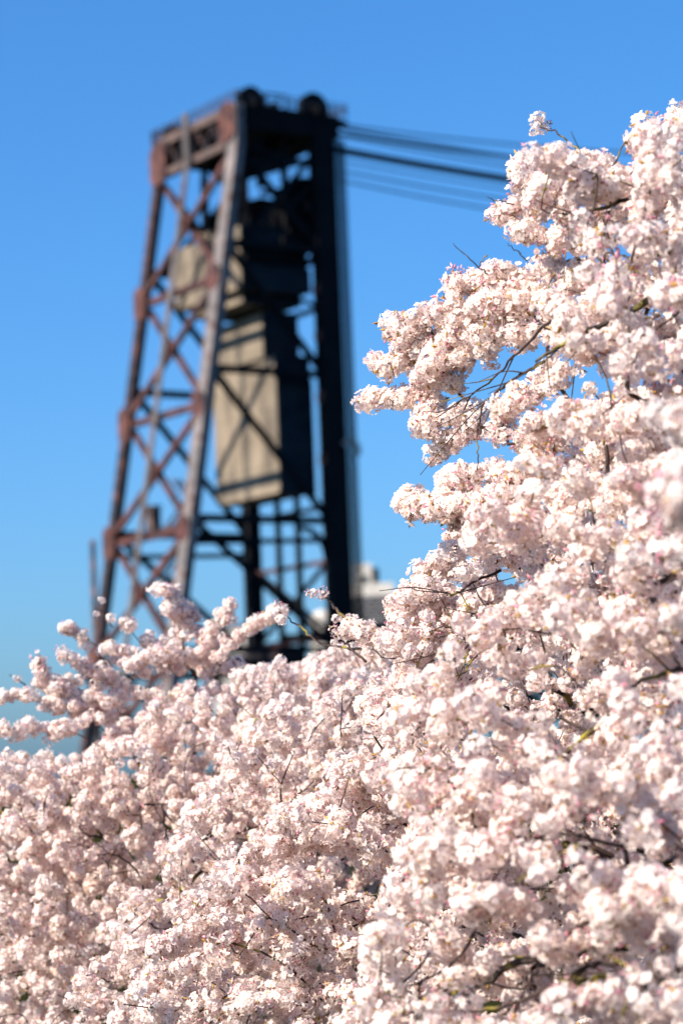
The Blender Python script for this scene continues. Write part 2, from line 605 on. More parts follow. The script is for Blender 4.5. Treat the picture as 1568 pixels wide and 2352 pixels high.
# machinery decks in the dark upper bay
m = nb()
m.beam(P(1.2, W / 2, zy(585)), P(A - .8, W / 2, zy(585)), W - 1.6, .5, UZ)
part('machinery_deck', m, M['dark_steel'])
for (a, b, y, sa, sb, sz) in ((6.5, 2.6, 548, 2.4, 2.2, 1.6), (4.2, 5.0, 540, 2.0, 3.0, 1.8), (7.2, 9.0, 520, 2.6, 3.0, 3.0), (3.6, 1.3, 360, 3.2, .5, 1.0), (4.6, .6, 236, 1.6, 1.0, .9), (6.4, 1.4, 237, 1.1, 1.2, .7), (2.5, 7.0, 232, 1.8, 1.6, 1.0)):
    m = nb()
    m.beam(P(a - sa / 2, b, zy(y)), P(a + sa / 2, b, zy(y)), sb, sz, UZ)
    m.cyl(P(a, b - sb / 2 - .2, zy(y) + .3), P(a, b + sb / 2 + .2, zy(y) + .3), sz * .42, 14)
    part('winch', m, M['steel'])
# stepped bracket plates under the top girder
for (a0, y0, a1, y1, w_) in ((.8, 330, 7.6, 352, .7), (1.0, 405, 8.8, 345, .9), (.9, 372, 5.2, 352, .6), (6.0, 470, 9.2, 398, .7)):
    m = nb()
    m.ibeam(P(a0, .35, zy(y0)), P(a1, .35, zy(y1)), .5, w_, UL)
    part('bracket', m, M['dark_steel'])
# ladder and conduit down the rear face
m = nb()
bl = W * .52
za, zb = ZT + .9, zy(1800)
for db in (-.28, .28):
    m.beam(P(-1.0, bl + db, za), P(-1.0, bl + db, Z0), .30, .2, UR)
    m.beam(P(-1.0, bl + db, Z0), P(ar(zb) - 1.0, bl + db, zb), .30, .2, UR)
n = 150
for i in range(n):
    z = Z0 + (zb - Z0) * i / n
    m.beam(P(ar(z) - 1.0, bl - .28, z), P(ar(z) - 1.0, bl + .28, z), .06, .06, UZ)
part('ladder', m, M['grey_steel'])
# stair flights behind the rear face
for i in range(7):
    zA, zB_ = zy(1090 + i * 55), zy(1090 + (i + 1) * 55)
    b0, b1 = (W * .18, W * .42) if i % 2 else (W * .42, W * .18)
    m = nb()
    for da in (1.0, 1.9):
        m.beam(P(ar(zA) + da, b0, zA), P(ar(zB_) + da, b1, zB_), .08, .3, UZ)
    for k in range(10):
        t = (k + .5) / 10
        z = zA + (zB_ - zA) * t
        a = ar(zA) + (ar(zB_) - ar(zA)) * t
        b = b0 + (b1 - b0) * t
        m.beam(P(a + 1.05, b, z), P(a + 1.85, b, z), .26, .05, UZ)
    part('stair_flight', m, M['steel'])
# low walkway with a control cabinet
zw = zy(1205)
m = nb()
m.beam(P(ar(zw) + 1.4, .8, zw), P(ar(zw) + 1.4, W - .8, zw), 1.6, .2, UZ)
part('walkway', m, M['steel'])
m = nb()
m.beam(P(ar(zw) + 1.2, W * .60, zw + .12), P(ar(zw) + 1.2, W * .60, zw + 2.4), 1.4, 1.0, UR)
m.beam(P(ar(zw) + 1.2, W * .60, zw + 2.4), P(ar(zw) + 1.2, W * .60, zw + 2.6), 1.7, 1.2, UR)
part('control_cabinet', m, M['chord'])
# pale discs added on the near leg in place of sun glints
for y in (382, 428):
    z = zy(y)
    m = nb()
    m.cyl(P(-.95, .1, z), P(-.55, .1, z), .34, 14, .22)
    part('glint_disc', m, M['pale'])
m = nb()                                               # pale rope saddle on the front leg
zc_ = zy(1030)
for k in range(10):
    a0, a1 = math.pi * k / 10 - .5, math.pi * (k + 1) / 10 - .5
    m.beam(P(A + 1.9 + .95 * math.cos(a0), -.95, zc_ + .95 * math.sin(a0)), P(A + 1.9 + .95 * math.cos(a1), -.95, zc_ + .95 * math.sin(a1)), .5, .28, UL)
part('rope_saddle', m, M['pale'])
# low framing where the legs stand on the fixed span
for (b, y, hh) in ((0, 1530, .8), (W, 1540, .8)):
    m = nb()
    m.beam(P(ar(zy(y)) - 2, b, zy(y)), P(A + 1, b, zy(y)), .9, hh, UZ)
    part('strut', m, M['dark_steel'])
for b in (W * .3, W * .55):
    m = nb()
    m.beam(P(A - 3.5, b, zy(1560)), P(A - 3.5, b, zy(1485)), 3.0, 2.4, UR)
    part('winch', m, M['steel'])
for a, b in ((-KI * (Z0 - WZ), 0), (-KI * (Z0 - WZ), W), (A, 0), (A, W)):   # footings
    m = nb()
    m.beam(P(a, b, ZB), P(a, b, WZ + 2.5), 3.6, 3.6, UR)
    part('footing', m, M['concrete'])

# counterweights hanging inside the tower
def block(name, label, pieces, ropes):
    a0, a1, b0, b1, y0, y1 = pieces[0]
    o = P((a0 + a1) / 2, (b0 + b1) / 2, zy(y1))
    root = empty(name, o)
    tag(root, label, 'counterweight', 'concrete counterweights')
    for (a0, a1, b0, b1, y0, y1) in pieces:
        z0, z1 = zy(y1), zy(y0)
        m = MB(o)
        nl = max(1, round((z1 - z0) / 2.6))
        for i in range(nl):                            # cast lifts with recessed joints
            za, zb = z0 + (z1 - z0) * i / nl, z0 + (z1 - z0) * (i + 1) / nl
            c = .0 if i % 2 else .015
            m.box8([P(a0 + c, b0 + c, za), P(a1 - c, b0 + c, za), P(a1 - c, b1 - c, za), P(a0 + c, b1 - c, za),
                    P(a0 + c, b0 + c, zb - .05), P(a1 - c, b0 + c, zb - .05), P(a1 - c, b1 - c, zb - .05), P(a0 + c, b1 - c, zb - .05)])
            if i < nl - 1:
                m.box8([P(a0 + .1, b0 + .1, zb - .05), P(a1 - .1, b0 + .1, zb - .05), P(a1 - .1, b1 - .1, zb - .05), P(a0 + .1, b1 - .1, zb - .05),
                        P(a0 + .1, b0 + .1, zb), P(a1 - .1, b0 + .1, zb), P(a1 - .1, b1 - .1, zb), P(a0 + .1, b1 - .1, zb)])
        m.build('concrete_block', M['concrete'], root)
        m = MB(o)  # dark sheet added over the unlit concrete side to carry its shade
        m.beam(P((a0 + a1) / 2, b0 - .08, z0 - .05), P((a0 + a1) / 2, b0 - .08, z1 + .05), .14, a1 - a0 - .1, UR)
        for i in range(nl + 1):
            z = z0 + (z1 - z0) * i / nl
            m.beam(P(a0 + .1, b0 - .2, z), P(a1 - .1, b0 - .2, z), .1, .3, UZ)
        m.build('shade_plate', M['plate'], root)
    for (a, b, y0, y1) in ropes:
        m = MB(o)
        for k in range(4):
            m.cyl(P(a, b + (k - 1.5) * .28, zy(y1)), P(a, b + (k - 1.5) * .28, zy(y0)), .06, 6)
        m.build('hanger_rope', M['rope'], root)
    return root


cw1 = block('counterweight', 'smaller upper tan concrete counterweight behind the braces near the tower top',
            [(.7, 9.0, 1.2, W - 1.4, 603, 655), (.9, 8.9, 1.5, W - .9, 508, 602.5), (1.6, 8.6, 2.6, W - 3.4, 655.5, 682)],
            [(3.0, 3.4, 340, 520), (3.0, W - 4, 340, 520)])
cw2 = block('counterweight', 'large lower tan concrete counterweight hanging in the middle of the tower',
            [(4.6, 8.95, 1.6, W - 1.9, 862, 1128), (4.6, 8.9, 1.9, W - 2.2, 806, 861.5), (4.2, 8.5, 3.2, W - 2.6, 700, 805.5)],
            [(6.4, 3.8, 450, 700), (6.4, W - 4, 450, 700)])

# hoist ropes down the front of the tower
for k in range(8):
    bb = (.05, -.15)[k % 2]
    aa = A + 1.62 + k * .21
    m = MB(P(aa, bb, 0))
    m.cyl(P(aa, bb, zy(1600)), P(aa, bb, zg0 + .1), .115, 8)
    o = m.build('hoist_rope', M['rope'])
    o.location = P(aa, bb, 0)
    tag(o, 'dark vertical hoist rope on the front face of the bridge tower', 'rope', 'hoist ropes beside the front leg')
# cables strung across to the opposite tower
SPAN = 66.0
cab = [(.1, zy(252), 5.0, .9, .10, 'slack uppermost dark cable strung from the tip of the tower girder'),
       (2.2, zy(258), 3.4, .9, .15, 'dark cable just under the uppermost one leaving the girder tip'),
       (.6, zy(256), 1.8, .8, .15, 'dark cable crossing the upper ones below the girder tip'),
       (.2, zy(306), 1.0, .7, .20, 'thick taut dark cable leaving the tower below its top girder'),
       (.9, zy(310), 1.0, .7, .20, 'second thick dark cable running alongside the thick taut one'),
       (.1, zy(360), 1.0, 0.9, .10, 'thin dark cable well below the thick pair of cables'),
       (1.4, zy(268), 1.0, .8, .10, 'dark cable sagging from the girder tip just above the thick pair'),
       (.3, zy(336), 1.2, .7, .08, 'thin dark cable right beneath the thick pair of cables'),
       (.6, zy(378), 0.6, 1.1, .10, 'lowest thin dark cable strung from the tower towards the blossom')]
for i, (b, z, dz, sag, r, lab) in enumerate(cab):
    a0 = A + (2.8 if i in (0, 1, 2, 6) else .8)
    pts = []
    for k in range(31):
        t = k / 30
        a = a0 + (SPAN + 8 - a0) * t
        pts.append(P(a, b, z + (dz - 2) * t - 4 * sag * t * (1 - t)))
    m = MB(pts[0])
    m.tube(pts, [r] * 31, 6)
    o = m.build('span_cable', M['rope'])
    o.location = pts[0]
    tag(o, lab, 'cable', 'cables between the bridge towers')

# lift span (black truss) at the foot of the tower
so = P(A + 3, W / 2, WZ + 8)
span = empty('lift_span', so)
tag(span, 'black steel truss of the lift span low at the foot of the tower', 'bridge span')
zt, zd = zy(1452), zy(1650)
for b in (.6, W - .6):
    for z, h in ((zt, 1.0), (zd, 1.4)):
        m = MB(so)
        m.beam(P(A + 3.4, b, z), P(SPAN, b, z), .9, h, UZ)
        m.build('chord', M['dark_steel'], span)
    for k in range(8):
        a0 = A + 3.6 + k * 6.5
        m = MB(so)
        m.ibeam(P(a0, b, zd + .7), P(a0, b, zt - .5), .6, .6, UR)
        m.build('post', M['dark_steel'], span)
        m = MB(so)
        m.ibeam(P(a0 + .3, b, zd + .7), P(a0 + 6.2, b, zt - .5), .5, .6, UL)
        m.build('brace', M['dark_steel'], span)
m = MB(so)
m.beam(P(A + 3.4, W / 2, zd - .9), P(SPAN, W / 2, zd - .9), W, .5, UZ)
m.build('deck', M['dark_steel'], span)
for k in range(5):
    a0 = A + 3.6 + k * 13
    m = MB(so)
    m.ibeam(P(a0, 1.1, zt), P(a0, W - 1.1, zt), .6, .8, UZ)
    m.build('cross_beam', M['dark_steel'], span)

# slender grey mast left of the tower
mp = at(222, 1560, 262)
mast = empty('steel_mast', (mp[0], mp[1], WZ))
tag(mast, 'slender pale grey steel mast beside the left sloping leg', 'mast')
mo = np.array((mp[0], mp[1], WZ))
mt = at(230, 1240, 262)[2]
m = MB(mo)
m.cyl((mp[0], mp[1], ZB), (mp[0], mp[1], mt), .42, 12, .30)
m.build('pole', M['steel'], mast, True)
m = MB(mo)
m.cyl((mp[0], mp[1], ZB), (mp[0], mp[1], WZ + 1.5), 1.0, 12)
m.build('base', M['concrete'], mast)

# ------------------------------------------------------------------ industrial buildings on the far bank
def rect_block(root, o, name, cx, cy_, z0, z1, wx, wy, mat):
    m = MB(o)
    m.beam((cx, cy_, z0), (cx, cy_, z1), wx, wy, (0, 1, 0))
    return m.build(name, mat, root)


DB = 470.0
K_ = DB / FPX
def bx(px):
    return at(px, 1450, DB)[0]
def bz(py, px=840):
    return at(px, py, DB)[2]


o = np.array((bx(850), DB, -3.0))
elev = empty('grain_elevator', o)
tag(elev, 'weathered white industrial elevator building with a dark rooftop box beyond the tower', 'building')
zbk = bz(1340)
rect_block(elev, o, 'wall', bx(858), DB + 6, -3.2, zbk, bx(905) - bx(805), 12, M['white_wall'])
rect_block(elev, o, 'roof_house', bx(838), DB + 4, zbk + .003, bz(1294), bx(858) - bx(815), 7, M['white_wall'])
rect_block(elev, o, 'rooftop_box', bx(866), DB + 4, zbk + .003, bz(1304), bx(876) - bx(857), 5, M['dark_steel'])
for j, py in enumerate((1372, 1390, 1408, 1426, 1444)):
    m = MB(o)
    m.beam((bx(808), DB - .3, bz(py)), (bx(903), DB - .3, bz(py)), .6, .35, (0, 0, 1))
    m.build('ledge', M['grey_steel'], elev)
    for i in range(5):
        px = 816 + i * 19
        m = MB(o)
        m.beam((bx(px), DB - .05, bz(py + 13)), (bx(px), DB - .05, bz(py + 5)), .9, .12, (0, 1, 0))
        m.build('window', M['glass'], elev)
m = MB(o)
m.beam((bx(843), DB + .45, bz(1345)), (bx(843), DB + .45, bz(1322)), 1.2, .2, (0, 1, 0))
m.build('window', M['glass'], elev)

o2 = np.array((bx(740), DB, -3.0))
silo = empty('storage_silo', o2)
tag(silo, 'pale round storage silo with a domed cap seen through the tower legs', 'silo')
rs = (bx(768) - bx(712)) / 2
m = MB(o2)
m.cyl((o2[0], DB + rs, -3.2), (o2[0], DB + rs, bz(1420)), rs, 28)
m.build('wall', M['white_wall'], silo, False)
m = MB(o2)
zz, rr = bz(1420), rs
for k in range(5):
    a0, a1 = math.pi / 2 * k / 5, math.pi / 2 * (k + 1) / 5
    m.cyl((o2[0], DB + rs, zz + rs * .9 * math.sin(a0)), (o2[0], DB + rs, zz + rs * .9 * math.sin(a1)), rs * .97 * math.cos(a0), 28, max(.05, rs * .97 * math.cos(a1)))
m.build('dome', M['white_wall'], silo)
m = MB(o2)
for k in range(4):
    z = -3 + (bz(1420) + 3) * (k + .9) / 4
    m.cyl((o2[0], DB + rs, z - .15), (o2[0], DB + rs, z + .15), rs + .12, 28)
m.build('band', M['grey_steel'], silo)

o3 = np.array((bx(540), DB, -3.0))
shed = empty('warehouse', o3)
tag(shed, 'low pale grey warehouse on the far bank behind the tower foot', 'building')
rect_block(shed, o3, 'wall', bx(540), DB + 8, -3.2, bz(1440, 540), 9, 16, M['white_wall'])
for i in range(4):
    m = MB(o3)
    m.beam((o3[0] - 3.4 + i * 2.2, DB - .05, 2.0), (o3[0] - 3.4 + i * 2.2, DB - .05, 4.0), 1.2, .12, (0, 1, 0))
    m.build('window', M['glass'], shed)
m = MB(o3)
m.beam((o3[0], DB + 8, bz(1440, 540) + .003), (o3[0], DB + 8, bz(1440, 540) + .5), 9.6, 16.6, (0, 1, 0))
m.build('roof', M['grey_steel'], shed)

# ------------------------------------------------------------------ blossom clusters
def flower(V, F, MI, T, c, nrm, r, rng, pink, cup):
    nrm = nrm / np.linalg.norm(nrm)
    a = np.array((0, 0, 1.0)) if abs(nrm[2]) < .9 else np.array((1.0, 0, 0))
    x = np.cross(nrm, a)
    x /= np.linalg.norm(x)
    y = np.cross(nrm, x)
    t0 = rng.uniform(0, 2 * math.pi)
    for k in range(5):
        t = t0 + 2 * math.pi * k / 5 + rng.uniform(-.1, .1)
        d = x * math.cos(t) + y * math.sin(t)
        s = -x * math.sin(t) + y * math.cos(t)
        cu = cup + rng.uniform(-.12, .14)
        rr = r * rng.uniform(.88, 1.08)
        tw = rng.uniform(-.10, .10)
        n = len(V)
        V += [c + d * rr * .10,
              c + d * rr * .55 + s * rr * .40 + nrm * rr * (cu * .42 + tw),
              c + d * rr * .55 - s * rr * .40 + nrm * rr * (cu * .42 - tw),
              c + d * rr * .58 + nrm * rr * (cu * .30),
              c + d * rr * .98 + s * rr * .24 + nrm * rr * (cu * .95 + tw * .6),
              c + d * rr * .98 - s * rr * .24 + nrm * rr * (cu * .95 - tw * .6),
              c + d * rr * .88 + nrm * rr * (cu * .75)]
        T += [pink + .13, pink, pink, pink + .03, pink + .05, pink + .05, pink + .02]
        F += [(n, n + 2, n + 3), (n, n + 3, n + 1), (n + 3, n + 2, n + 5, n + 6), (n + 1, n + 3, n + 6, n + 4)]
        MI += [0] * 4
    n = len(V)
    ec = c + nrm * r * .16
    V.append(ec)
    T.append(0)
    for k in range(5):
        t = t0 + .6 + 2 * math.pi * k / 5
        V.append(c + (x * math.cos(t) + y * math.sin(t)) * r * .19 + nrm * r * .07)
        T.append(0)
    for k in range(5):
        F.append((n, n + 1 + k, n + 1 + (k + 1) % 5))
        MI.append(1)


def spindle(V, F, MI, T, p, q, r, mi):
    d = q - p
    L = np.linalg.norm(d)
    d = d / L
    a = np.array((0, 0, 1.0)) if abs(d[2]) < .9 else np.array((1.0, 0, 0))
    x = np.cross(d, a)
    x /= np.linalg.norm(x)
    y = np.cross(d, x)
    n = len(V)
    V.append(p)
    for k in range(4):
        t = math.pi * k / 2
        V.append(p + d * L * .55 + (x * math.cos(t) + y * math.sin(t)) * r)
    V.append(q)
    T.extend([0] * 6)
    for k in range(4):
        F.append((n, n + 1 + (k + 1) % 4, n + 1 + k))
        F.append((n + 5, n + 1 + k, n + 1 + (k + 1) % 4))
        MI.extend([mi, mi])


def make_cluster(seed, nf, stretch, buds, leaves):
    rng = np.random.default_rng(seed)
    V, F, MI, T = [], [], [], []
    base_pink = rng.uniform(0, .14)
    ga = math.pi * (3 - math.sqrt(5))
    nf = int(nf * 1.4)
    for i in range(nf):
        zz = 1 - 2 * (i + .5) / nf
        ph = ga * i + rng.uniform(-.35, .35)
        rr = math.sqrt(max(0, 1 - zz * zz))
        d = np.array((rr * math.cos(ph), rr * math.sin(ph), zz)) + rng.normal(0, .16, 3)
        d /= np.linalg.norm(d)
        R_ = .032 * rng.uniform(.74, 1.2)
        c = d * R_ * np.array((1, 1, stretch))
        nrm = d + rng.normal(0, .26, 3)
        flower(V, F, MI, T, c, nrm, .0140 * rng.uniform(.84, 1.14), rng, base_pink + max(0, rng.normal(.05, .10)), rng.uniform(.06, .42))
        if i % 4 == 0:
            spindle(V, F, MI, T, d * .004, c * .96, .0011, 4)
    for i in range(buds):
        d = rng.normal(0, 1, 3)
        d[2] -= .5
        d /= np.linalg.norm(d)
        p = d * .033
        q = d * .049 + rng.normal(0, .004, 3)
        spindle(V, F, MI, T, p, q, .0038, 2)
        spindle(V, F, MI, T, d * .004, p * 1.05, .0012, 4)
    for i in range(leaves):
        d = rng.normal(0, 1, 3)
        d /= np.linalg.norm(d)
        p = d * .022
        q = d * .047 + rng.normal(0, .006, 3)
        spindle(V, F, MI, T, p, q, .0046, 3)
    me = bpy.data.meshes.new('blossom_cluster')
    me.from_pydata([tuple(v) for v in V], [], F)
    for k in ('petal', 'eye', 'bud', 'leaflet', 'stalk'):
        me.materials.append(M[k])
    me.polygons.foreach_set('material_index', MI)
    me.polygons.foreach_set('use_smooth', [True] * len(F))
    co = np.array(V)
    vn = np.zeros(len(V) * 3)
    me.vertices.foreach_get('normal', vn)
    vn = vn.reshape(-1, 3)
    out = co / (np.linalg.norm(co, axis=1)[:, None] + 1e-9)
    sg = np.sign((vn * out).sum(1))[:, None]
    bl = vn * sg * .5 + out * .5
    bl /= np.linalg.norm(bl, axis=1)[:, None] + 1e-9
    bl = bl * np.where(sg == 0, 1, sg)
    me.normals_split_custom_set_from_vertices([tuple(q) for q in bl])
    at_ = me.attributes.new('tint', 'FLOAT', 'POINT')
    at_.data.foreach_set('value', np.array(T, dtype=np.float32))
    return me


CL = [make_cluster(11, 20, 1.0, 0, 2), make_cluster(12, 23, 1.15, 1, 1), make_cluster(13, 18, .95, 3, 2), make_cluster(14, 15, 1.2, 1, 1),
      make_cluster(15, 12, 1.0, 4, 3), make_cluster(16, 21, 1.05, 0, 1), make_cluster(17, 17, 1.1, 5, 2), make_cluster(18, 7, .9, 15, 5),
      make_cluster(19, 22, 1.0, 0, 3), make_cluster(20, 19, 1.25, 1, 1)]
CLP = np.array((.14, .13, .11, .11, .07, .13, .07, .045, .09, .11))
cl_col = bpy.data.collections.new('blossom_cluster_source')
for i, me in enumerate(CL):
    po = bpy.data.objects.new('blossom_source_%02d' % i, me)
    cl_col.objects.link(po)


def scatter_group():
    g = bpy.data.node_groups.new('blossom_scatter', 'GeometryNodeTree')
    g.interface.new_socket('Geometry', in_out='INPUT', socket_type='NodeSocketGeometry')
    g.interface.new_socket('Geometry', in_out='OUTPUT', socket_type='NodeSocketGeometry')
    n, l = g.nodes, g.links
    gi, go = n.new('NodeGroupInput'), n.new('NodeGroupOutput')
    ci = n.new('GeometryNodeCollectionInfo')
    ci.inputs['Collection'].default_value = cl_col
    ci.inputs['Separate Children'].default_value = True
    ci.inputs['Reset Children'].default_value = True
    ip = n.new('GeometryNodeInstanceOnPoints')
    ip.inputs['Pick Instance'].default_value = True

    def named(nm, typ):
        a = n.new('GeometryNodeInputNamedAttribute')
        a.data_type = typ
        a.inputs['Name'].default_value = nm
        return a.outputs['Attribute']
    er = n.new('FunctionNodeEulerToRotation')
    l.new(named('rot', 'FLOAT_VECTOR'), er.inputs[0])
    l.new(gi.outputs[0], ip.inputs['Points'])
    l.new(ci.outputs[0], ip.inputs['Instance'])
    l.new(er.outputs[0], ip.inputs['Rotation'])
    l.new(named('scl', 'FLOAT_VECTOR'), ip.inputs['Scale'])
    l.new(named('var', 'INT'), ip.inputs['Instance Index'])
    l.new(ip.outputs[0], go.inputs[0])
    return g


SCATTER = scatter_group()

# ------------------------------------------------------------------ cherry trees
def in_poly(x, y, poly):
    c = False
    n = len(poly)
    for i in range(n):
        x1, y1 = poly[i]
        x2, y2 = poly[(i + 1) % n]
        if (y1 > y) != (y2 > y) and x < (x2 - x1) * (y - y1) / (y2 - y1) + x1:
            c = not c
    return c


def catmull(pts, sub):
    pts = np.asarray(pts, float)
    if len(pts) < 3:
        t = np.linspace(0, 1, sub + 1)[:, None]
        return pts[0] * (1 - t) + pts[-1] * t
    e = np.vstack([2 * pts[0] - pts[1], pts, 2 * pts[-1] - pts[-2]])
    out = []
    for i in range(1, len(e) - 2):
        p0, p1, p2, p3 = e[i - 1], e[i], e[i + 1], e[i + 2]
        for k in range(sub):
            t = k / sub
            out.append(.5 * (2 * p1 + (p2 - p0) * t + (2 * p0 - 5 * p1 + 4 * p2 - p3) * t * t + (3 * p1 - p0 - 3 * p2 + p3) * t ** 3))
    out.append(pts[-1])
    return np.array(out)


def clump(p, sd):
    x, y, z = p * 8.5
    return (math.sin(x + 1.3 * math.sin(.9 * z + sd)) + math.sin(1.1 * z + 1.2 * math.sin(.8 * y + 2 * sd)) + math.sin(.9 * y + 1.1 * math.sin(x * .7 - sd))) / 3


SKY_R = [[(700, 300), (1120, 300), (1148, 345), (1145, 430), (1105, 480), (1110, 520), (1150, 540), (1190, 565), (1225, 587), (1150, 600), (1080, 615), (1000, 622), (1000, 680), (1030, 690), (960, 695), (860, 735), (860, 790),
          (830, 810), (825, 840), (900, 868), (945, 868), (960, 892), (800, 895), (805, 940), (940, 942), (942, 1010), (970, 1075), (890, 1120), (890, 1180), (950, 1185), (1000, 1210), (1020, 1240), (940, 1300), (700, 1300)],
         [(1100, 150), (1640, 150), (1600, 250), (1500, 258), (1462, 288), (1440, 338), (1390, 352), (1330, 342), (1240, 338), (1150, 348)],
         [(1060, 892), (1110, 868), (1160, 812), (1200, 802), (1212, 830), (1170, 868), (1120, 930), (1095, 935)],
         [(1098, 955), (1125, 940), (1128, 1000), (1160, 1015), (1165, 1040), (1130, 1062), (1090, 1080), (1010, 1085), (1045, 1060), (1085, 1020)],
         [(1030, 690), (1100, 672), (1110, 690), (1050, 700)], [(960, 885), (1000, 875), (1040, 885), (1000, 892)],
         [(1005, 893), (1060, 890), (1097, 937), (1085, 946), (1050, 925), (1010, 925)], [(1090, 588), (1245, 590), (1230, 606), (1120, 612)], [(1225, 1030), (1290, 1010), (1280, 1035), (1235, 1050)],
         [(960, 1125), (1010, 1120), (1010, 1140), (960, 1140)]]
SKY_M = [[(820, 1200), (1035, 1212), (1000, 1260), (950, 1298), (915, 1362), (885, 1412), (878, 1445), (820, 1430)], [(690, 1300), (880, 1300), (880, 1420), (800, 1430), (690, 1440)]]
SKY_L = [[(-60, 1300), (130, 1300), (128, 1420), (132, 1465), (125, 1485), (70, 1500), (50, 1560), (20, 1582), (-60, 1590)],
         [(150, 1380), (210, 1385), (215, 1425), (245, 1432), (250, 1465), (232, 1492), (195, 1462), (165, 1430)], [(165, 1470), (190, 1492), (210, 1512), (190, 1520), (165, 1495)],
         [(100, 1520), (130, 1525), (150, 1560), (125, 1560)],
         [(255, 1300), (340, 1320), (345, 1375), (375, 1412), (345, 1442), (312, 1422), (270, 1408)], [(440, 1300), (520, 1345), (500, 1390), (470, 1405), (440, 1375)],
         [(545, 1340), (640, 1370), (605, 1408), (560, 1425), (545, 1390)], [(580, 1458), (640, 1425), (720, 1435), (745, 1495), (700, 1515), (640, 1515), (600, 1500)],
         [(-60, 1627), (100, 1628), (78, 1660), (50, 1652), (-60, 1648)], [(45, 1722), (62, 1692), (105, 1700), (132, 1716), (120, 1732), (75, 1738)], [(255, 1455), (285, 1465), (275, 1490), (255, 1485)],
         [(500, 1455), (540, 1420), (560, 1435), (520, 1470)]]


def in_gap(p, polys):
    x, y, _ = proj(p)
    return any(in_poly(x, y, h) for h in polys)


class Tree:
    pass


